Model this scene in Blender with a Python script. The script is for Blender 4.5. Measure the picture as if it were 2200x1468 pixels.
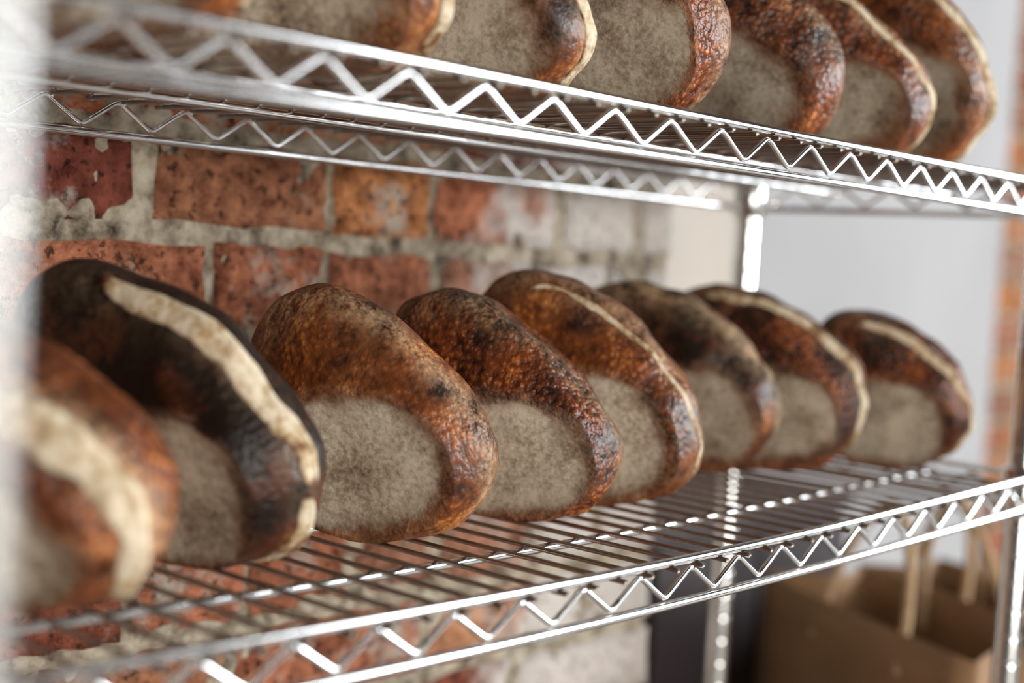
import bpy, math, random
from mathutils import Vector, Matrix, noise

R = random.Random(7)
for o in list(bpy.data.objects):
    bpy.data.objects.remove(o, do_unlink=True)
scene = bpy.context.scene
COL = scene.collection

# ------------------------------------------------------------------ camera
F_PX = 3064.0                                   # focal length in pixels of the 2200 wide frame
YAW, PITCH, ROLL = 0.835, -0.062, 0.061
CAM = Vector((-0.8224, -0.5254, 1.3309))
fw = Vector((math.sin(YAW) * math.cos(PITCH), math.cos(YAW) * math.cos(PITCH), math.sin(PITCH)))
rt = Vector((math.cos(YAW), -math.sin(YAW), 0))
up = rt.cross(fw)
r_ = rt * math.cos(ROLL) + up * math.sin(ROLL)
u_ = -rt * math.sin(ROLL) + up * math.cos(ROLL)
cam_data = bpy.data.cameras.new('camera')
cam_data.sensor_width = 36.0
cam_data.lens = F_PX / 2200.0 * 36.0
cam_data.clip_start = 0.01
cam_data.dof.use_dof = True
cam_data.dof.focus_distance = 0.958
cam_data.dof.aperture_fstop = (cam_data.lens / 1000.0) / 0.0205
cam = bpy.data.objects.new('camera', cam_data)
cam.matrix_world = Matrix(((r_.x, u_.x, -fw.x, CAM.x), (r_.y, u_.y, -fw.y, CAM.y), (r_.z, u_.z, -fw.z, CAM.z), (0, 0, 0, 1)))
COL.objects.link(cam)
scene.camera = cam

# ------------------------------------------------------------------ world, lights, exposure
world = bpy.data.worlds.new('world')
scene.world = world
world.use_nodes = True
world.node_tree.nodes['Background'].inputs[0].default_value = (0.88, 0.80, 0.72, 1)
world.node_tree.nodes['Background'].inputs[1].default_value = 0.05


def area_light(name, loc, target, sx, sy, power, color):
    d = bpy.data.lights.new(name, 'AREA')
    d.shape = 'RECTANGLE'
    d.size, d.size_y, d.energy, d.color = sx, sy, power, color
    o = bpy.data.objects.new(name, d)
    o.location = loc
    o.rotation_euler = (Vector(target) - Vector(loc)).to_track_quat('-Z', 'Y').to_euler()
    COL.objects.link(o)
    return o


area_light('shop_window_daylight', (4.0, -2.7, 2.0), (0.1, 0.15, 1.25), 3.2, 1.7, 305, (0.92, 0.97, 1.0))
area_light('front_fill_light', (-0.6, -3.0, 1.15), (0.0, 0.2, 1.25), 1.8, 1.6, 92, (1.0, 0.95, 0.88))  # added unseen fill lamp in front, brightens the floury loaf bases
vs = scene.view_settings
vs.view_transform = 'Standard'
vs.look = 'None'
vs.exposure = 0.0
vs.gamma = 1.0
vs.use_curve_mapping = False


# ------------------------------------------------------------------ helpers
def mesh_obj(name, verts, faces, mat, parent=None, smooth=True):
    me = bpy.data.meshes.new(name)
    me.from_pydata([tuple(v) for v in verts], [], faces)
    if smooth:
        me.polygons.foreach_set('use_smooth', [True] * len(me.polygons))
    me.update()
    if mat:
        me.materials.append(mat)
    o = bpy.data.objects.new(name, me)
    COL.objects.link(o)
    if parent:
        o.parent = parent
    return o


def inst(name, me, parent=None):
    o = bpy.data.objects.new(name, me)
    COL.objects.link(o)
    if parent:
        o.parent = parent
    return o


def empty(name, loc=(0, 0, 0)):
    o = bpy.data.objects.new(name, None)
    o.empty_display_size = 0.05
    o.location = loc
    COL.objects.link(o)
    return o


def tag(o, label=None, cat=None, group=None, kind=None):
    for k, v in (('label', label), ('category', cat), ('group', group), ('kind', kind)):
        if v:
            o[k] = v
    return o


def tube(path, rad, seg=10, cap=True):
    """verts, faces of a round bar along a list of points"""
    path = [Vector(p) for p in path]
    V, Fc = [], []
    n = len(path)
    t0 = (path[1] - path[0]).normalized()
    ref = Vector((0, 1, 0)) if abs(t0.y) < 0.8 else Vector((0, 0, 1))
    for i, p in enumerate(path):
        t = (path[min(i + 1, n - 1)] - path[max(i - 1, 0)]).normalized()
        a = t.cross(ref).normalized()
        b = t.cross(a).normalized()
        for k in range(seg):
            w = 2 * math.pi * k / seg
            V.append(p + (a * math.cos(w) + b * math.sin(w)) * rad)
        if i:
            for k in range(seg):
                k2 = (k + 1) % seg
                Fc.append(((i - 1) * seg + k, (i - 1) * seg + k2, i * seg + k2, i * seg + k))
    if cap:
        Fc.append(tuple(range(seg)))
        Fc.append(tuple(range((n - 1) * seg, n * seg))[::-1])
    return V, Fc


def lathe(profile, seg=28, cx=0, cy=0):
    V, Fc = [], []
    for i, (rad, z) in enumerate(profile):
        for k in range(seg):
            w = 2 * math.pi * k / seg
            V.append((cx + rad * math.cos(w), cy + rad * math.sin(w), z))
        if i:
            for k in range(seg):
                k2 = (k + 1) % seg
                Fc.append(((i - 1) * seg + k, (i - 1) * seg + k2, i * seg + k2, i * seg + k))
    Fc.append(tuple(range(seg))[::-1])
    Fc.append(tuple(range((len(profile) - 1) * seg, len(profile) * seg)))
    return V, Fc


def box(x0, x1, y0, y1, z0, z1):
    V = [(x, y, z) for z in (z0, z1) for y in (y0, y1) for x in (x0, x1)]
    return V, [(0, 2, 3, 1), (4, 5, 7, 6), (0, 1, 5, 4), (2, 6, 7, 3), (0, 4, 6, 2), (1, 3, 7, 5)]


def join(*parts):
    V, Fc = [], []
    for v, f in parts:
        b = len(V)
        V += list(v)
        Fc += [tuple(i + b for i in q) for q in f]
    return V, Fc


# ------------------------------------------------------------------ materials
class NT:
    def __init__(self, name):
        self.m = bpy.data.materials.new(name)
        self.m.use_nodes = True
        self.t = self.m.node_tree
        self.b = self.t.nodes['Principled BSDF']

    def n(self, typ, **kw):
        nd = self.t.nodes.new(typ)
        for k, v in kw.items():
            if k.startswith('i_'):
                key = k[2:]
                nd.inputs[int(key) if key.isdigit() else key.replace('_', ' ')].default_value = v
            else:
                setattr(nd, k, v)
        return nd

    def l(self, a, b):
        self.t.links.new(a, b)

    def coord(self, scale=(1, 1, 1), kind='Object', jitter=False):
        c = self.n('ShaderNodeTexCoord')
        mp = self.n('ShaderNodeMapping')
        mp.inputs['Scale'].default_value = scale
        self.l(c.outputs[kind], mp.inputs['Vector'])
        if jitter:
            oi = self.n('ShaderNodeObjectInfo')
            mu = self.n('ShaderNodeMath', operation='MULTIPLY', i_1=37.0)
            self.l(oi.outputs['Random'], mu.inputs[0])
            self.l(mu.outputs[0], mp.inputs['Location'])
        return mp.outputs[0]

    def noise(self, vec, scale, detail=4, rough=0.55):
        nd = self.n('ShaderNodeTexNoise')
        nd.inputs['Scale'].default_value = scale
        nd.inputs['Detail'].default_value = detail
        nd.inputs['Roughness'].default_value = rough
        self.l(vec, nd.inputs['Vector'])
        return nd.outputs['Fac']

    def vor(self, vec, scale, feature='F1', smooth=None):
        nd = self.n('ShaderNodeTexVoronoi', feature=feature)
        nd.inputs['Scale'].default_value = scale
        if smooth is not None:
            nd.inputs['Smoothness'].default_value = smooth
        self.l(vec, nd.inputs['Vector'])
        return nd.outputs['Distance']

    def ramp(self, fac, stops, interp='LINEAR'):
        nd = self.n('ShaderNodeValToRGB')
        nd.color_ramp.interpolation = interp
        els = nd.color_ramp.elements
        while len(els) < len(stops):
            els.new(0.5)
        for e, (p, c) in zip(els, stops):
            e.position = p
            e.color = (c, c, c, 1) if isinstance(c, (int, float)) else (*c, 1)
        self.l(fac, nd.inputs[0])
        return nd.outputs[0]

    def mix(self, fac, a, b, blend='MIX'):
        nd = self.n('ShaderNodeMix', data_type='RGBA', blend_type=blend)
        for sock, v in ((nd.inputs[0], fac), (nd.inputs[6], a), (nd.inputs[7], b)):
            if isinstance(v, (int, float)):
                sock.default_value = v
            elif isinstance(v, tuple):
                sock.default_value = (*v, 1)
            else:
                self.l(v, sock)
        return nd.outputs[2]

    def math(self, op, a, b=None, clamp=False):
        nd = self.n('ShaderNodeMath', operation=op, use_clamp=clamp)
        for sock, v in ((nd.inputs[0], a), (nd.inputs[1], b)):
            if v is None:
                continue
            if isinstance(v, (int, float)):
                sock.default_value = v
            else:
                self.l(v, sock)
        return nd.outputs[0]

    def attr(self, name):
        nd = self.n('ShaderNodeAttribute')
        nd.attribute_name = name
        return nd.outputs['Fac']

    def bump(self, h, strength, dist, prev=None):
        nd = self.n('ShaderNodeBump')
        nd.inputs['Strength'].default_value = strength
        nd.inputs['Distance'].default_value = dist
        self.l(h, nd.inputs['Height'])
        if prev is not None:
            self.l(prev, nd.inputs['Normal'])
        return nd.outputs[0]

    def out(self, color=None, rough=None, metal=None, normal=None, spec=None):
        for key, v in (('Base Color', color), ('Roughness', rough), ('Metallic', metal), ('Normal', normal), ('Specular IOR Level', spec)):
            if v is None:
                continue
            s = self.b.inputs[key]
            if isinstance(v, tuple):
                s.default_value = (*v, 1)
            elif isinstance(v, (int, float)):
                s.default_value = v
            else:
                self.l(v, s)
        return self.m


def mat_chrome(name, col, rough, grime):
    t = NT(name)
    v = t.coord()
    n = t.noise(v, 60, 5)
    c = t.mix(t.ramp(n, [(0.45, 0.0), (0.75, grime)]), col, (0.30, 0.24, 0.19))
    return t.out(c, t.ramp(n, [(0.3, rough), (0.8, rough + 0.14)]), 1.0)


M_CHROME = mat_chrome('chrome_wire', (0.80, 0.80, 0.80), 0.13, 0.25)
M_WIRE = mat_chrome('reflection_brown_wire', (0.42, 0.37, 0.33), 0.30, 0.8)  # brown reflections of loaves and bricks are put into this wire colour
M_POST = mat_chrome('chrome_post', (0.80, 0.82, 0.82), 0.14, 0.1)


def mat_brick():
    t = NT('old_brick')
    v = t.coord(kind='Generated', scale=(2.4, 1, 1), jitter=True)
    g = t.coord(kind='Object')
    geo = t.n('ShaderNodeNewGeometry').outputs['Position']
    oi = t.n('ShaderNodeObjectInfo')
    n1 = t.noise(geo, 48, 7, 0.68)
    n2 = t.noise(geo, 120, 4, 0.6)
    base = t.mix(t.ramp(n1, [(0.36, 0.0), (0.64, 1.0)]), t.mix(1.0, oi.outputs['Color'], (0.42, 0.36, 0.34), 'MULTIPLY'), t.mix(1.0, oi.outputs['Color'], (1.4, 1.5, 1.55), 'MULTIPLY'))
    pits = t.ramp(n2, [(0.33, 1.0), (0.41, 0.0)])
    base = t.mix(t.math('MULTIPLY', pits, 0.7), base, (0.02, 0.012, 0.01))
    n3 = t.noise(geo, 21, 7, 0.65)
    smear = t.ramp(n3, [(0.55, 0.0), (0.68, 0.85)])
    base = t.mix(smear, base, (0.46, 0.42, 0.36))
    # old whitewash left on the bricks towards the end of the wall
    sep = t.n('ShaderNodeSeparateXYZ')
    t.l(geo, sep.inputs[0])
    mr = t.n('ShaderNodeMapRange')
    for i, val in ((1, -0.02), (2, 0.42), (3, -0.32), (4, 0.42)):
        mr.inputs[i].default_value = val
    t.l(sep.outputs['X'], mr.inputs[0])
    ww = t.math('ADD', t.noise(geo, 9, 5, 0.6), mr.outputs[0])
    lim = t.ramp(ww, [(0.52, 0.0), (0.66, 0.9)])
    base = t.mix(t.math('MULTIPLY', lim, t.attr('whitewash')), base, (0.66, 0.62, 0.58))
    h = t.math('ADD', t.noise(geo, 90, 6, 0.65), t.math('MULTIPLY', pits, -0.6))
    nm = t.bump(h, 1.0, 0.008)
    return t.out(base, 0.9, 0.0, nm, 0.2)


M_BRICK = mat_brick()


def mat_mortar():
    t = NT('lime_mortar')
    geo = t.n('ShaderNodeNewGeometry').outputs['Position']
    n1 = t.noise(geo, 45, 6, 0.65)
    c = t.ramp(n1, [(0.32, (0.05, 0.04, 0.03)), (0.44, (0.26, 0.215, 0.16)), (0.56, (0.46, 0.395, 0.30)), (0.75, (0.62, 0.56, 0.46))])
    nm = t.bump(t.noise(geo, 130, 6, 0.7), 0.9, 0.005)
    return t.out(c, 0.95, 0.0, nm, 0.1)


M_MORTAR = mat_mortar()


def mat_plain(name, col, rough, var=0.12, scale=8, bump=0.0005, metal=0.0):
    t = NT(name)
    v = t.coord()
    n = t.noise(v, scale, 5)
    c = t.mix(t.ramp(n, [(0.3, 0.0), (0.7, 1.0)]), tuple(x * (1 - var) for x in col), tuple(min(1, x * (1 + var)) for x in col))
    nm = t.bump(t.noise(v, scale * 12, 5), 0.5, bump)
    return t.out(c, rough, metal, nm, 0.3)


M_PLASTER = mat_plain('white_plaster', (0.37, 0.36, 0.365), 0.85, 0.06, 3)
M_CREAM = mat_plain('cream_plaster', (0.46, 0.41, 0.36), 0.85, 0.08, 3)
M_FLOOR = mat_plain('concrete_floor', (0.36, 0.33, 0.30), 0.5, 0.25, 6)
M_KRAFT = mat_plain('kraft_paper', (0.29, 0.165, 0.085), 0.75, 0.10, 14, 0.0008)
M_CORD = mat_plain('twisted_paper_cord', (0.46, 0.31, 0.18), 0.8, 0.2, 90, 0.001)
M_DARK = mat_plain('dark_cabinet', (0.045, 0.035, 0.038), 0.5, 0.2, 6)
M_WOOD = mat_plain('pale_bench_wood', (0.42, 0.30, 0.19), 0.6, 0.2, 12)
M_STEEL = mat_plain('pale_steel', (0.85, 0.87, 0.87), 0.35, 0.03, 4, 0.0001, 0.6)


def mat_crust(name, dark, mid, hot, floured, blister):
    t = NT(name)
    v = t.coord(jitter=True)
    base_m, char_m, dust_m = t.attr('base_face'), t.attr('char'), t.attr('dust')
    n_big = t.noise(v, 22, 5, 0.6)
    n_mid = t.noise(v, 75, 5, 0.6)
    n_fine = t.noise(v, 420, 4, 0.6)
    blis = t.vor(v, 215, 'SMOOTH_F1', 0.6)
    blis2 = t.vor(v, 430, 'SMOOTH_F1', 0.5)
    bz = t.math('MULTIPLY', t.ramp(n_big, [(0.38, 0.25), (0.62, 1.0)]), blister)
    tone = t.math('ADD', t.math('MULTIPLY', n_big, 0.55), t.math('MULTIPLY', n_mid, 0.45))
    tone = t.math('SUBTRACT', tone, t.math('MULTIPLY', t.math('MULTIPLY', t.math('SUBTRACT', blis, 0.38), 0.42), bz))
    tone = t.math('SUBTRACT', tone, t.math('MULTIPLY', char_m, 0.30))
    crust = t.ramp(tone, [(0.24, dark), (0.44, mid), (0.62, hot), (0.76, tuple(min(1, c * 1.7) for c in hot))])
    dn = t.math('MULTIPLY', t.ramp(t.math('ADD', t.math('MULTIPLY', n_mid, 0.6), t.math('MULTIPLY', n_fine, 0.4)), [(0.40, 0.0), (0.62, 1.0)]), dust_m)
    crust = t.mix(t.math('MULTIPLY', dn, floured, True), crust, (0.66, 0.48, 0.29))
    # floury base
    bn = t.math('ADD', t.math('MULTIPLY', n_big, 0.6), t.math('MULTIPLY', t.noise(v, 260, 6, 0.7), 0.4))
    basec = t.ramp(bn, [(0.35, (0.13, 0.085, 0.055)), (0.45, (0.38, 0.30, 0.215)), (0.58, (0.76, 0.67, 0.53))])
    oi = t.n('ShaderNodeObjectInfo')
    blot = t.ramp(t.noise(v, 11, 4, 0.6), [(0.42, 0.0), (0.60, 1.0)])
    basec = t.mix(t.math('MULTIPLY', blot, 0.35), basec, t.mix(1.0, basec, (0.45, 0.40, 0.36), 'MULTIPLY'))
    basec = t.mix(1.0, basec, oi.outputs['Color'], 'MULTIPLY')
    toast = t.ramp(t.math('ADD', base_m, t.math('MULTIPLY', t.math('SUBTRACT', n_mid, 0.5), 0.9)), [(0.45, 1.0), (0.95, 0.0)])
    basec = t.mix(t.math('MULTIPLY', toast, 0.75), basec, (0.17, 0.065, 0.022))
    edge = t.math('ADD', base_m, t.math('MULTIPLY', t.math('SUBTRACT', t.math('ADD', t.math('MULTIPLY', n_mid, 0.5), t.math('MULTIPLY', n_fine, 0.5)), 0.5), 0.8))
    em = t.ramp(edge, [(0.34, 0.0), (0.66, 1.0)])
    col = t.mix(em, crust, basec)
    h = t.math('ADD', t.math('MULTIPLY', t.math('SUBTRACT', 1.0, blis), 0.9), t.math('MULTIPLY', t.math('SUBTRACT', 1.0, blis2), 0.35))
    h = t.math('ADD', t.math('MULTIPLY', h, bz), t.math('MULTIPLY', n_mid, 0.3))
    hb = t.math('ADD', t.math('MULTIPLY', n_fine, 0.10), t.math('MULTIPLY', n_mid, 0.15))
    hm = t.math('ADD', t.math('MULTIPLY', h, t.math('SUBTRACT', 1.0, em)), t.math('MULTIPLY', hb, em))
    nm = t.bump(hm, 1.0, 0.0026)
    rough = t.math('ADD', t.math('MULTIPLY', em, 0.45), t.math('ADD', 0.40, t.math('MULTIPLY', dn, 0.3)))
    return t.out(col, rough, 0.0, nm, 0.32)


M_CRUST = {
    'dark': mat_crust('dark_baked_crust', (0.010, 0.004, 0.002), (0.085, 0.022, 0.007), (0.40, 0.135, 0.026), 0.9, 0.45),
    'amber': mat_crust('amber_baked_crust', (0.022, 0.007, 0.003), (0.20, 0.054, 0.012), (0.62, 0.225, 0.046), 0.9, 0.6),
    'red': mat_crust('red_brown_crust', (0.020, 0.006, 0.003), (0.18, 0.043, 0.010), (0.60, 0.185, 0.036), 0.8, 1.0),
}


def mat_score():
    t = NT('pale_scored_crumb')
    v = t.coord(jitter=True)
    n = t.math('ADD', t.math('MULTIPLY', t.noise(v, 40, 5), 0.6), t.math('MULTIPLY', t.noise(v, 160, 5), 0.4))
    e = t.attr('rim')
    c = t.ramp(n, [(0.34, (0.20, 0.09, 0.035)), (0.44, (0.52, 0.38, 0.22)), (0.56, (0.80, 0.69, 0.52))])
    rim = t.ramp(t.math('ADD', e, t.math('MULTIPLY', t.math('SUBTRACT', t.noise(v, 90, 5), 0.5), 1.2)), [(0.50, 0.0), (0.85, 1.0)])
    c = t.mix(rim, c, (0.13, 0.045, 0.014))
    nm = t.bump(t.noise(v, 140, 6, 0.65), 0.7, 0.003)
    return t.out(c, 0.75, 0.0, nm, 0.25)


M_SCORE = mat_score()

# ------------------------------------------------------------------ setting
V, Fc = box(-3.0, 3.2, -3.5, 2.6, -0.05, 0.0)
tag(mesh_obj('floor', V, Fc, M_FLOOR, smooth=False), kind='structure')

WALL_Y = 0.405                     # brick faces of the back wall
COURSE = 0.080
JOINT0 = 1.329                     # centre of a bed joint
BW_END = 0.462


def brick_mesh(seed, name, wash=1.0, nx=6, nz=3):
    """unit brick: x,z in 0..1, face at y=0 looking to -y, body back to y=1"""
    rr = random.Random(seed)
    V, Fc = [], []
    for j in range(nz + 1):
        for i in range(nx + 1):
            x, z = i / nx, j / nz
            ex = min(x, 1 - x) * nx
            ez = min(z, 1 - z) * nz
            y = rr.uniform(-0.02, 0.02)
            if ex < 0.5 or ez < 0.5:
                y += rr.uniform(0.02, 0.10)
            jx = rr.uniform(-0.02, 0.02)
            jz = rr.uniform(-0.05, 0.05)
            V.append((x + jx, y, z + jz))
    W = nx + 1
    for j in range(nz):
        for i in range(nx):
            Fc.append((j * W + i, j * W + i + 1, (j + 1) * W + i + 1, (j + 1) * W + i))
    ring = list(range(W)) + [j * W + nx for j in range(1, nz + 1)] + [nz * W + i for i in range(nx - 1, -1, -1)] + [j * W for j in range(nz - 1, 0, -1)]
    b = len(V)
    for k in ring:
        x, y, z = V[k]
        V.append((0.5 + (x - 0.5) * 0.99, 1.0, 0.5 + (z - 0.5) * 0.98))
    n = len(ring)
    for k in range(n):
        k2 = (k + 1) % n
        Fc.append((ring[k2], ring[k], b + k, b + k2))
    Fc.append(tuple(range(b, b + n)))
    me = bpy.data.meshes.new(name)
    me.from_pydata(V, [], Fc)
    me.polygons.foreach_set('use_smooth', [True] * len(me.polygons))
    me.materials.append(M_BRICK)
    a = me.attributes.new('whitewash', 'FLOAT', 'POINT')
    a.data.foreach_set('value', [wash] * len(V))
    return me


BRICKS = [brick_mesh(i, 'brick') for i in range(8)]
PBRICKS = [brick_mesh(20 + i, 'brick', 0.0) for i in range(4)]
BCOL = [(0.23, 0.062, 0.034), (0.30, 0.118, 0.060), (0.48, 0.185, 0.070), (0.38, 0.132, 0.068), (0.18, 0.046, 0.029), (0.34, 0.15, 0.09), (0.46, 0.21, 0.11)]


def mortar_grid(x0, x1, z0, z1, step, y, amp):
    nx, nz = int((x1 - x0) / step), int((z1 - z0) / step)
    V, Fc = [], []
    for j in range(nz + 1):
        for i in range(nx + 1):
            x, z = x0 + (x1 - x0) * i / nx, z0 + (z1 - z0) * j / nz
            d = noise.noise((x * 28, 3.1, z * 28)) * amp + noise.noise((x * 75, 8.1, z * 75)) * amp * 0.6
            V.append((x, y - d, z))
    W = nx + 1
    for j in range(nz):
        for i in range(nx):
            Fc.append((j * W + i, j * W + i + 1, (j + 1) * W + i + 1, (j + 1) * W + i))
    b = len(V)
    return V, Fc


wall_back = mesh_obj('wall_back', *box(-2.2, BW_END - 0.012, WALL_Y + 0.02, WALL_Y + 0.35, 0.0, 2.6), M_MORTAR, smooth=False)
tag(wall_back, kind='structure')
mortar = mesh_obj('mortar', *mortar_grid(-1.0, BW_END - 0.006, 0.70, 1.86, 0.005, WALL_Y + 0.006, 0.0058), M_MORTAR, wall_back)

# measured brick edges (x) of the two courses that show above the lower loaves
ROWS = {
    0: [(-0.400, -0.222, 4), (-0.203, -0.036, 1), (-0.026, 0.083, 2), (0.096, 0.262, 3), (0.280, 0.392, 6), (0.404, 0.46, 3)],
    -1: [(-0.38, -0.158, 3), (-0.147, -0.040, 3), (-0.028, 0.090, 3), (0.104, 0.225, 5), (0.238, 0.350, 6), (0.362, 0.46, 3)],
}
stuffV, stuffF = [], []
for row in range(-16, 16):
    z0 = JOINT0 + 0.009 + COURSE * row
    z1 = z0 + COURSE - 0.016
    if z0 < 0.02 or z1 > 2.55:
        continue
    lst = list(ROWS.get(row, []))
    header = row % 3 == 2
    start = lst[0][0] - 0.014 if lst else BW_END
    x = start
    while x > (-1.0 if 0.66 < z0 < 1.86 else -1.6):
        ln = (0.105 if header else 0.212) + R.uniform(-0.012, 0.012)
        if not lst and x == BW_END and not header and row % 2:
            ln = 0.11
        lst.append((x - ln, x, R.randrange(7)))
        x -= ln + R.uniform(0.009, 0.016)
    for (a, b_, ci) in lst:
        dz = R.uniform(-0.002, 0.002)
        fy = WALL_Y + R.uniform(-0.003, 0.003)
        if 0.70 < z0 < 1.82 and b_ > -0.95:
            o = inst('brick', R.choice(BRICKS), wall_back)
            o.location = (a, fy, z0 + dz)
            o.scale = (b_ - a, 0.05, z1 - z0)
            c = BCOL[ci]
            k = R.uniform(0.88, 1.12)
            o.color = (c[0] * k, c[1] * k, c[2] * k, 1)
        else:
            v, f = box(a, b_, fy, fy + 0.05, z0, z1)
            stuffF += [tuple(i + len(stuffV) for i in q) for q in f]
            stuffV += v
so = mesh_obj('brick_courses', stuffV, stuffF, M_BRICK, wall_back, smooth=False)
so.color = (0.26, 0.085, 0.048, 1)
tag(so, kind='stuff')

# plastered wall of the recess beyond the end of the brick wall, then a brick pier
RY = 0.80
PIER_X = 2.20
CREAM_X = 1.19
cream = mesh_obj('wall_recess_cream', *box(BW_END - 0.012, CREAM_X, RY, RY + 0.2, 0.0, 2.6), M_CREAM, smooth=False)
tag(cream, kind='structure')
recess = mesh_obj('wall_recess', *box(CREAM_X, PIER_X, RY - 0.01, RY + 0.2, 0.0, 2.6), M_PLASTER, smooth=False)
tag(recess, kind='structure')
pier = mesh_obj('wall_pier', *box(PIER_X, PIER_X + 1.2, RY + 0.008, RY + 0.2, 0.0, 2.6), M_MORTAR, smooth=False)
tag(pier, kind='structure')
for row in range(-9, 9):
    z0 = 1.345 + COURSE * row
    x = PIER_X + 0.004
    k = 0
    while x < PIER_X + 0.7:
        ln = 0.21 + R.uniform(-0.01, 0.01)
        if k == 0 and row % 2:
            ln = 0.105
        o = inst('brick', R.choice(PBRICKS), pier)
        o.location = (x, RY - 0.004, z0)
        o.scale = (ln, 0.05, 0.066)
        o.color = (*R.choice([BCOL[2], BCOL[3], BCOL[5], BCOL[1], BCOL[2]]), 1)
        x += ln + 0.012
        k += 1

# ------------------------------------------------------------------ wire rack
P = 0.0552                         # period of the zigzag
HT = 0.331 * P
DEP = 6.322 * P
ZU, ZL = 1.400, 1.400 - 5.075 * P
X0, X1 = -0.706, 0.510


def sag_low(x):
    return 0.003 - 0.007 * math.cos(math.pi * (x + 0.12) / 0.9)


def sag_up(x):
    return 0.0


rack = empty('wire_rack', (0, 0, 0))
tag(rack, 'chrome wire shelving rack with zigzag edges, standing against the brick wall', 'shelving rack')


def zig(fix, lo, hi, zb, axis, sag, phase=0.0, rev=False):
    """points of a zigzag wire with rounded bends; peaks at k*P + phase"""
    pts = []
    k0 = math.ceil((lo - phase) / (P / 2))
    k1 = math.floor((hi - phase) / (P / 2))
    knots = []
    for k in range(k0, k1 + 1):
        s = k * P / 2 + phase
        knots.append((s, HT if k % 2 == 0 else 0.0))
    out = [knots[0]]
    for a, b, c in zip(knots, knots[1:], knots[2:]):
        d = 0.13
        p0 = (b[0] + (a[0] - b[0]) * d, b[1] + (a[1] - b[1]) * d)
        p2 = (b[0] + (c[0] - b[0]) * d, b[1] + (c[1] - b[1]) * d)
        for w in (0, 0.33, 0.67, 1):
            out.append(((1 - w) ** 2 * p0[0] + 2 * w * (1 - w) * b[0] + w * w * p2[0], (1 - w) ** 2 * p0[1] + 2 * w * (1 - w) * b[1] + w * w * p2[1]))
    out.append(knots[-1])
    for s, z in out:
        if axis == 'x':
            pts.append((s, fix, zb + z + sag(s)))
        else:
            pts.append((fix, s, zb + z + sag(fix)))
    return pts


def line_x(y, z, lo, hi, sag, n=40):
    return [(lo + (hi - lo) * i / n, y, z + sag(lo + (hi - lo) * i / n)) for i in range(n + 1)]


def shelf(zb, sag, label):
    RR, RZ, RW = 0.0031, 0.0019, 0.0017
    zt, zbm = HT + 0.0050, -0.0048
    parts = []
    for y in (0.0, DEP):
        for z in (zt, zbm):
            parts.append(tube(line_x(y, zb + z, X0, X1, sag), RR, 14))
    for x in (X0, X1):
        for z in (zt, zbm):
            parts.append(tube([(x, 0, zb + z + sag(x)), (x, DEP, zb + z + sag(x))], RR, 14))
    sh = mesh_obj('shelf', *join(*parts), M_CHROME, rack)
    tag(sh, label)
    for y in (0.0, DEP):
        mesh_obj('truss_wire', *tube(zig(y, X0 + 0.03, X1 - 0.02, zb, 'x', sag), RZ, 12), M_CHROME, sh)
    for x in (X0, X1):
        mesh_obj('truss_wire', *tube(zig(x, 0.03, DEP - 0.03, zb, 'y', sag, phase=0.01), RZ, 12), M_CHROME, sh)
    for y in (DEP * 0.30, DEP * 0.68):
        mesh_obj('support_rod', *tube(line_x(y, zb + HT - 0.0047, X0, X1, sag), 0.0031, 12), M_CHROME, sh)
    me = None
    x = X0 + 0.02
    k = math.ceil((X0 + 0.02) / (P / 2))
    while k * P / 2 + P / 8 < X1 - 0.012:
        x = k * P / 2 + P / 8
        if me is None:
            v, f = tube([(0, -0.0055, 0), (0, DEP / 2, 0), (0, DEP + 0.0055, 0)], RW, 10)
            w = mesh_obj('cross_wire', v, f, M_WIRE, sh)
            me = w.data
        else:
            w = inst('cross_wire', me, sh)
        w.location = (x, 0, zb + HT + 0.0001 + sag(x))
        k += 1
    for px in (X0 + 0.010, X1 - 0.010):
        for py in (0.012, DEP - 0.012):
            c0 = zb + sag(px)
            v, f = lathe([(0.0150, c0 - 0.016), (0.0175, c0 - 0.014), (0.0172, c0 + HT + 0.012), (0.0150, c0 + HT + 0.014)], 28, px, py)
            mesh_obj('corner_collar', v, f, M_POST, sh)
    return sh


shelf(ZU, sag_up, 'upper wire shelf')
shelf(ZL, sag_low, 'lower wire shelf')
for px in (X0 + 0.010, X1 - 0.010):
    for py in (0.012, DEP - 0.012):
        prof = [(0.0127, 0.02)]
        z = 0.03
        while z < 1.86:
            prof += [(0.0127, z - 0.0022), (0.0127, z - 0.0004), (0.0124, z + 0.0004), (0.0124, z + 0.0016), (0.0127, z + 0.0024), (0.0127, z + 0.0042)]
            z += 0.0254
        prof += [(0.0127, 1.88), (0.010, 1.886)]
        po = mesh_obj('post', *lathe(prof, 24, px, py), M_POST, rack)
        mesh_obj('foot', *lathe([(0.016, 0.0), (0.018, 0.004), (0.012, 0.020), (0.011, 0.024)], 20, px, py), M_DARK, po)

# ------------------------------------------------------------------ loaves
GIRTH = 0.44


def sprof(t, fl):
    if t < GIRTH:
        return fl + (1 - fl) * (1 - (1 - t / GIRTH) ** 1.75)
    return math.sqrt(max(0, 1 - ((t - GIRTH) / (1 - GIRTH)) ** 2.2))


def se(th, n=2.25):
    c, s = math.cos(th), math.sin(th)
    return math.copysign(abs(c) ** (2 / n), c), math.copysign(abs(s) ** (2 / n), s)


def sstep(a, b, x):
    t = max(0.0, min(1.0, (x - a) / (b - a)))
    return t * t * (3 - 2 * t)


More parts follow.
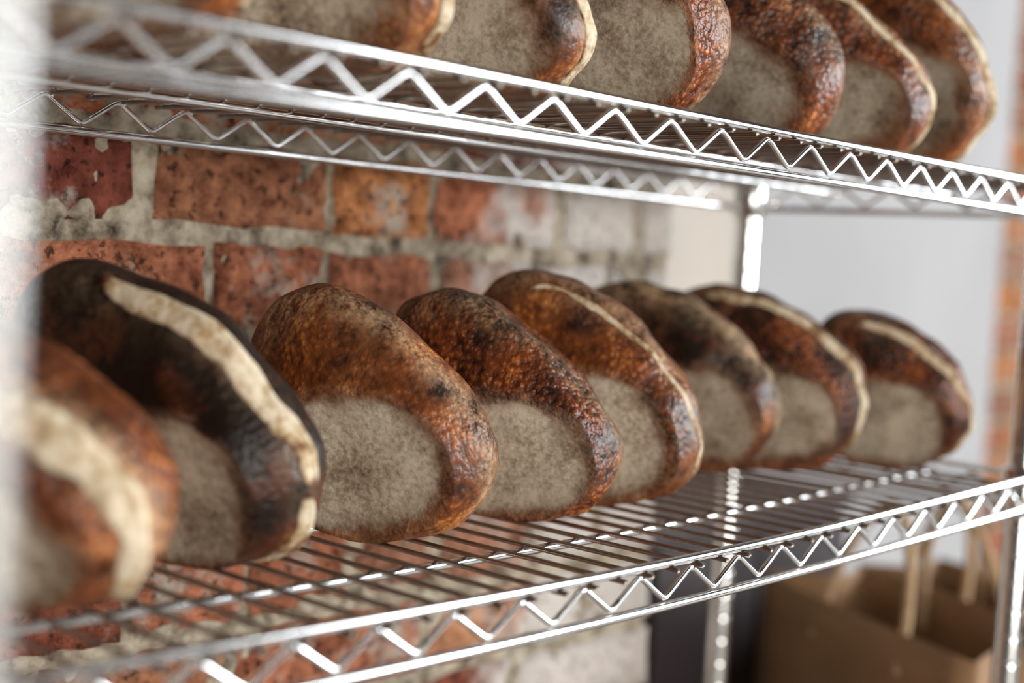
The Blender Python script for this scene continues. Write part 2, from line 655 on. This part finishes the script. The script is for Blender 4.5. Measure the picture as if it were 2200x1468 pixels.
def make_loaf(key, q, zs, label, group, crust='amber', scores=(), crest=0.36, dust=0.4, char=0.4, lump=1.0, seed=0, shift=(0.33, 0.06), base=(0.81, 0.64), tone=1.0, dome=1.0):
    X, Y, yaw, lean, roll, A, B, T, fl = q
    off = Vector((seed * 7.3, seed * 3.1, seed * 1.7))
    NU = 120
    HGT = math.hypot(A * math.sin(roll), B * math.cos(roll))
    LEN = math.hypot(A * math.cos(roll), B * math.sin(roll))

    def place(a, b, t):
        t0 = t - 0.4 * T
        t2 = t0 * math.cos(lean) + b * math.sin(lean)
        b2 = -t0 * math.sin(lean) + b * math.cos(lean)
        return Vector((t2 * math.cos(yaw) - a * math.sin(yaw), t2 * math.sin(yaw) + a * math.cos(yaw), b2))

    def surf(th, w):
        """w<0: base disc (-1 centre .. 0 rim); w>=0: side and dome (0 rim .. 1 apex)"""
        ca, sb = se(th)
        if w < 0:
            s = 1 + w
            t = 0.0035 * (1 - (1 + w) ** 4)
            tf = t / T
        else:
            ph = w
            # even spacing along the arc
            t = (1 - math.cos(ph * math.pi / 2 * 1.0)) * 0.25 + ph * 0.75
            if w > 0.6:
                u = (w - 0.6) / 0.4
                t06 = (1 - math.cos(0.6 * math.pi / 2)) * 0.25 + 0.45
                t = t06 + (1 - t06) * math.sin(u * math.pi / 2)
            s = 1.0 if t < GIRTH else sprof(t, fl)
            tf = t
            t = (t if t < GIRTH else GIRTH + (t - GIRTH) * dome) * T
        cr, sr = math.cos(roll), math.sin(roll)
        cb, bb = se(th + roll)
        pa = cb * LEN * base[0] * (s if w < 0 else 1) - shift[1] * LEN
        pb = bb * HGT * base[1] * (s if w < 0 else 1) - shift[0] * HGT
        if w < 0:
            p = Vector((pa, pb, t))
        else:
            fall = max(0.0, 1 - tf / GIRTH) ** 1.8
            ra, rb = ca * A * s, sb * B * s
            p = Vector(((ra * cr - rb * sr) * (1 - fall) + pa * fall, (ra * sr + rb * cr) * (1 - fall) + pb * fall, t))
        na, nb = ca * s / A * 0.1, sb * s / B * 0.1
        nrm = Vector((na * cr - nb * sr, na * sr + nb * cr, (-0.6 if w < 0 else (tf - GIRTH) * 1.1)))
        if nrm.length < 1e-6:
            nrm = Vector((0, 0, 1))
        nrm.normalize()
        g = p * 1.0 + off
        k = 0.35 if w < 0 else 1.0
        d = noise.noise(g * 13) * 0.0065 * lump + noise.noise(g * 34) * 0.0038 * k * lump + noise.noise(g * 80) * 0.0005 * k
        return p + nrm * d, nrm, tf

    ws = [-1 + i / 10 for i in range(1, 11)] + [i / 44 for i in range(1, 44)]
    V = [place(*surf(0, -0.999)[0])]
    base_a, char_a, dust_a = [1.0], [0.0], [0.0]
    for w in ws:
        for k in range(NU):
            th = 2 * math.pi * k / NU
            p, n, tf = surf(th, w)
            V.append(place(*p))
            ca, sb = se(th)
            lowf = noise.noise(p * 18 + off)
            if w < 0:
                bm = 1.0 - sstep(-0.34, 0.0, w + lowf * 0.26) * 0.60
            else:
                bm = 0.40 * (1 - sstep(0.0, 0.08, w + lowf * 0.06))
            base_a.append(bm)
            char_a.append(max(0, min(1, char * (0.55 + 0.9 * sb * 0.6 + noise.noise(p * 26 + off) * 1.2))))
            du = dust * (0.9 * max(0, noise.noise(p * 16 + off * 2) - 0.1) + 1.5 * math.exp(-((tf - crest) / 0.13) ** 2))
            dust_a.append(max(0, min(1, du)))
    V.append(place(*surf(0, 0.9999)[0]))
    Fc = []
    for k in range(NU):
        Fc.append((0, 1 + (k + 1) % NU, 1 + k))
    for j in range(len(ws) - 1):
        b0, b1 = 1 + j * NU, 1 + (j + 1) * NU
        for k in range(NU):
            k2 = (k + 1) % NU
            Fc.append((b0 + k, b0 + k2, b1 + k2, b1 + k))
    top = len(V) - 1
    b0 = 1 + (len(ws) - 1) * NU
    for k in range(NU):
        Fc.append((b0 + k, b0 + (k + 1) % NU, top))
    base_a.append(0); char_a.append(0); dust_a.append(0)
    zmin = min(v.z for v in V)
    lift = Vector((0, 0, -zmin - 0.0012))
    V = [v + lift for v in V]
    o = mesh_obj('sourdough_loaf', V, Fc, M_CRUST[crust])
    for nm, arr in (('base_face', base_a), ('char', char_a), ('dust', dust_a)):
        at = o.data.attributes.new(nm, 'FLOAT', 'POINT')
        at.data.foreach_set('value', arr)
    o.location = (X, Y, zs)
    o.color = (tone, tone, tone, 1)
    tag(o, label, 'bread', group)
    # the burst score: a raised pale band that runs over the loaf
    NS, NW = 70, 12
    for si, (wmid, s_w, th0, th1) in enumerate(scores):
        SV, SF, rim = [], [], []
        for i in range(NS + 1):
            u = i / NS
            th = th0 + (th1 - th0) * u
            wid = s_w * (math.sin(math.pi * u) ** 0.5 * 0.9 + 0.10) * (1 + 0.55 * noise.noise((u * 7, seed + si, 1)))
            ctr = wmid + 0.06 * noise.noise((u * 4, seed, 4 + si))
            for j in range(NW + 1):
                v = j / NW * 2 - 1
                w = min(0.97, max(0.02, ctr + v * wid))
                p, n, tf = surf(th, w)
                hgt = min(1.0, s_w / 0.07) * 0.0034 * (1 - v * v) - 0.0004 + (min(1.0, s_w / 0.07) * 0.0022 * max(0, v) * (1 - max(0, v)) * 4)
                hgt += 0.0016 * noise.noise(p * 60 + off)
                if i in (0, NS) or j in (0, NW):
                    hgt = -0.0012
                SV.append(place(*(p + n * hgt)) + lift)
                rim.append(max(abs(v) ** 2, abs(2 * u - 1) ** 6))
        for i in range(NS):
            for j in range(NW):
                b = i * (NW + 1) + j
                SF.append((b, b + 1, b + NW + 2, b + NW + 1))
        sc = mesh_obj('score_ridge', SV, SF, M_SCORE, o)
        at = sc.data.attributes.new('rim', 'FLOAT', 'POINT')
        at.data.foreach_set('value', rim)
    return o


SURF_U = ZU + HT + 0.0018
SURF_L = ZL + HT + 0.0018
LOAVES = {
    'L1': (-0.509, 0.138, 0.430, -0.500, 0.365, 0.129, 0.068, 0.087, 0.710),
    'L2': (-0.345, 0.182, 0.273, -0.413, 0.615, 0.109, 0.07067, 0.087, 0.71),
    'L3': (-0.187, 0.174, 0.439, -0.275, 0.743, 0.09776, 0.0611, 0.087, 0.71),
    'L4': (-0.052, 0.179, 0.465, -0.322, 0.694, 0.104, 0.058, 0.087, 0.710),
    'L5': (0.053, 0.183, 0.444, -0.262, 0.713, 0.1089, 0.06685, 0.088, 0.71),
    'L6': (0.225, 0.232, 0.486, -0.239, 0.535, 0.1092, 0.07315, 0.088, 0.71),
    'L7': (0.330, 0.210, 0.335, -0.194, 0.422, 0.111, 0.076, 0.088, 0.710),
    'L8': (0.444, 0.131, 0.339, -0.373, 0.566, 0.087, 0.066, 0.088, 0.705),
    'U0': (-0.452, 0.134, 0.558, -0.485, 0.406, 0.117, 0.074, 0.088, 0.710),
    'U1': (-0.313, 0.156, 0.560, -0.470, 0.347, 0.119, 0.071, 0.088, 0.710),
    'U2': (-0.175, 0.166, 0.570, -0.437, 0.472, 0.124, 0.065, 0.088, 0.710),
    'U3': (-0.055, 0.134, 0.457, -0.391, 0.563, 0.122, 0.072, 0.088, 0.710),
    'U4': (0.118, 0.141, 0.406, -0.425, 0.428, 0.116, 0.071, 0.088, 0.710),
    'U5': (0.231, 0.125, 0.439, -0.457, 0.486, 0.121, 0.068, 0.088, 0.710),
    'U6': (0.330, 0.109, 0.357, -0.427, 0.801, 0.121, 0.077, 0.088, 0.710),
}
GL, GU = 'loaves on the lower shelf', 'loaves on the upper shelf'
SPEC = [
    ('L1', 'blurred crusty loaf with broad cream score, cut off by the left picture edge', dict(dome=1.30, crust='red', scores=((0.26, 0.13, 0.8, 3.5),), crest=0.3, dust=0.6, char=0.3)),
    ('L2', 'dark loaf with wide floury cream score, second from the left on the lower shelf', dict(dome=1.10, crust='dark', scores=((0.43, 0.125, 1.0, 2.75), (0.36, 0.10, 2.75, 3.9)), crest=0.36, dust=0.12, char=0.9)),
    ('L3', 'amber-crusted loaf with large pale grey base, third from the left on the lower shelf', dict(dome=1.00, crust='amber', crest=0.38, dust=0.42, char=0.35, lump=0.7)),
    ('L4', 'sharply focused loaf with blistered red-brown crust, fourth from the left on the lower shelf', dict(dome=1.10, crust='red', crest=0.42, dust=0.3, char=0.5)),
    ('L5', 'loaf with thin pale score line along its crest, behind the sharply focused loaf', dict(dome=1.05, crust='amber', scores=((0.33, 0.028, 0.5, 3.0),), crest=0.4, dust=0.3, char=0.38)),
    ('L6', 'dark loaf with smooth brown base, third from the right on the lower shelf', dict(tone=0.72, crust='dark', crest=0.36, dust=0.45, char=0.5)),
    ('L7', 'brown loaf with pale golden rim, second from the right on the lower shelf', dict(crust='red', scores=((0.35, 0.055, 0.8, 3.3),), dust=0.2, char=0.5)),
    ('L8', 'far right loaf on the lower shelf with golden score over its crest', dict(dome=1.20, tone=0.85, crust='red', scores=((0.34, 0.055, 0.8, 3.4),), dust=0.2, char=0.5)),
    ('U0', 'loaf peeking in at the top left picture edge, leftmost on the upper shelf', dict(dome=1.20, crust='red', scores=((0.34, 0.05, 0.8, 3.5),), dust=0.3, char=0.4)),
    ('U1', 'blurred loaf with tan base and pale rim, second from the left on the upper shelf', dict(dome=1.20, tone=0.85, crust='amber', scores=((0.36, 0.06, 1.0, 4.3),), dust=0.3, char=0.4)),
    ('U2', 'loaf with grey base and golden rim, third from the left on the upper shelf', dict(tone=0.80, crust='amber', scores=((0.35, 0.07, 1.0, 4.3),), dust=0.4, char=0.4)),
    ('U3', 'large grey floury loaf with brown right edge, in the middle of the upper shelf', dict(dome=1.30, tone=0.75, crust='red', crest=0.38, dust=0.4, char=0.3)),
    ('U4', 'glossy red-brown loaf with dark grey base, third from the right on the upper shelf', dict(tone=0.52, crust='red', crest=0.4, dust=0.2, char=0.4)),
    ('U5', 'loaf with pale crest line, second from the right on the upper shelf', dict(tone=0.62, crust='red', scores=((0.36, 0.04, 0.6, 3.6),), dust=0.3, char=0.4)),
    ('U6', 'far right loaf on the upper shelf with pale burst rim', dict(dome=1.20, tone=0.60, crust='amber', scores=((0.36, 0.055, 0.6, 4.0),), dust=0.35, char=0.4)),
]
for i, (k, lab, kw) in enumerate(SPEC):
    q = LOAVES[k]
    zs = SURF_U if k[0] == 'U' else SURF_L + sag_low(q[0])
    make_loaf(k, q, zs, lab, GU if k[0] == 'U' else GL, seed=i + 1, **kw)

# ------------------------------------------------------------------ bench with paper bags beyond the rack
BENCH_Z = 0.50
bench = empty('wooden_bench', (1.0, 0.35, 0))
tag(bench, 'pale wooden bench carrying the brown paper bags beyond the rack', 'bench')
mesh_obj('bench_top', *box(-0.42, 0.45, -0.45, 0.135, BENCH_Z - 0.03, BENCH_Z), M_WOOD, bench, smooth=False)
for sx in (-0.38, 0.39):
    for sy in (-0.41, 0.10):
        mesh_obj('leg', *box(sx - 0.02, sx + 0.02, sy - 0.02, sy + 0.02, 0, BENCH_Z - 0.03), M_WOOD, bench, smooth=False)


def paper_bag(left, right, ztop_l, ztop_r, depth, label, hh=0.085, seed=1):
    """left/right: top corners of the face turned to the viewer; the bag reaches back from that face"""
    rr = random.Random(seed)
    Lp, Rp = Vector((*left, 0)), Vector((*right, 0))
    ex = (Rp - Lp).normalized()
    n = Vector((-ex.y, ex.x, 0))
    if n.dot(CAM - Lp) > 0:
        n = -n
    wd = (Rp - Lp).length
    root = empty('paper_bag', ((Lp + Rp) / 2 + n * depth / 2) + Vector((0, 0, BENCH_Z)))
    base = root.location.copy()
    tag(root, label, 'paper bag', 'brown paper bags on the bench')
    ring = []
    NX, ND, NZ = 10, 6, 10
    pts = [(i / NX, 0) for i in range(NX)] + [(1, j / ND) for j in range(ND)] + [(1 - i / NX, 1) for i in range(NX)] + [(0, 1 - j / ND) for j in range(ND)]
    n_r = len(pts)

    def shell(inset, rev):
        V = []
        for k in range(NZ + 1):
            h = k / NZ
            for (a, d) in pts:
                zt = ztop_l + (ztop_r - ztop_l) * a
                z = BENCH_Z + 0.001 + (zt - BENCH_Z - 0.001) * h
                # side gussets fold inward towards the top
                g = 0.0
                if a in (0, 1) and 0 < d < 1:
                    g = (1 - abs(2 * d - 1)) * 0.05 * h * (1 if a == 0 else -1)
                bul = math.sin(a * math.pi) * (-0.012 if d == 0 else 0.012 if d == 1 else 0) * h
                p = Lp + ex * (a * wd + g) + n * (d * depth + bul)
                c = Lp + ex * wd / 2 + n * depth / 2
                p = p + (c - p) * inset
                p.z = z
                p += Vector((noise.noise(p * 9 + Vector((seed, 0, 0))), noise.noise(p * 9 + Vector((0, seed, 5))), 0)) * 0.007 * h
                V.append(p - base)
        return V
    Vo, Vi = shell(0, False), shell(0.012, True)
    Fb = []
    for k in range(NZ):
        for i in range(n_r):
            i2 = (i + 1) % n_r
            Fb.append((k * n_r + i, k * n_r + i2, (k + 1) * n_r + i2, (k + 1) * n_r + i))
    b = len(Vo)
    Fi = [tuple(x + b for x in q[::-1]) for q in Fb]
    rimf = [(NZ * n_r + i, NZ * n_r + (i + 1) % n_r, b + NZ * n_r + (i + 1) % n_r, b + NZ * n_r + i) for i in range(n_r)]
    bot = [tuple(range(n_r))[::-1], tuple(range(b, b + n_r))]
    mesh_obj('bag_body', Vo + Vi, Fb + Fi + rimf + bot, M_KRAFT, root)
    for d in (0.01, 0.99):
        path = []
        for i in range(25):
            u = i / 24
            a = 0.30 + 0.40 * u
            zt = ztop_l + (ztop_r - ztop_l) * a
            lift = math.sin(u * math.pi) ** 0.55 * (hh + 0.05) - 0.05
            p = Lp + ex * (a * wd) + n * (d * depth + (0.006 if d < 0.5 else -0.006) + lift * (0.25 if d < 0.5 else -0.2))
            p.z = zt + lift
            path.append(p - base)
        mesh_obj('handle', *tube(path, 0.0065, 8), M_CORD, root)
    return root


paper_bag((0.745, 0.436), (0.615, 0.090), 0.945, 0.930, 0.17, 'large brown paper bag with arched cord handles, nearest the rack post', 0.125, 3)
paper_bag((1.06, 0.47), (0.965, 0.195), 0.91, 0.90, 0.16, 'brown paper bag standing behind the nearest bag, its right corner showing', 0.13, 8)

# dark cabinet seen through the gap between the wall end and the post
cab = empty('dark_cabinet', (0.86, 0.648, 0))
tag(cab, 'dark brown cabinet in the recess beyond the end of the brick wall', 'cabinet')
mesh_obj('cabinet_body', *box(-0.24, 0.24, -0.12, 0.14, 0, 0.985), M_DARK, cab, smooth=False)
mesh_obj('cabinet_top', *box(-0.25, 0.25, -0.135, 0.15, 0.985, 1.005), M_DARK, cab, smooth=False)
for x0, x1 in ((-0.235, -0.004), (0.004, 0.235)):
    d = mesh_obj('cabinet_door', *box(x0, x1, -0.134, -0.122, 0.06, 0.97), M_DARK, cab, smooth=False)
    kx = x1 - 0.03 if x0 < -0.1 else x0 + 0.03
    mesh_obj('knob', *tube([(kx, -0.134, 0.5), (kx, -0.155, 0.5)], 0.012, 12), M_STEEL, d)

# slim upright right in front of the lens at the left picture edge
def ray(x, y):
    return fw + r_ * ((x - 1100) / F_PX) - u_ * ((y - 734) / F_PX)


pp = CAM + ray(-58, 500) * 0.215
pole = empty('slim_pole', (pp.x, pp.y, 0))
tag(pole, 'pale slim metal pole close to the camera, a soft blur at the left edge', 'pole')
mesh_obj('pole_shaft', *lathe([(0.0035, 0.012), (0.0035, 1.9), (0.001, 1.903)], 20), M_STEEL, pole)
mesh_obj('pole_foot', *lathe([(0.11, 0.0), (0.11, 0.008), (0.012, 0.014), (0.006, 0.03)], 28), M_STEEL, pole)
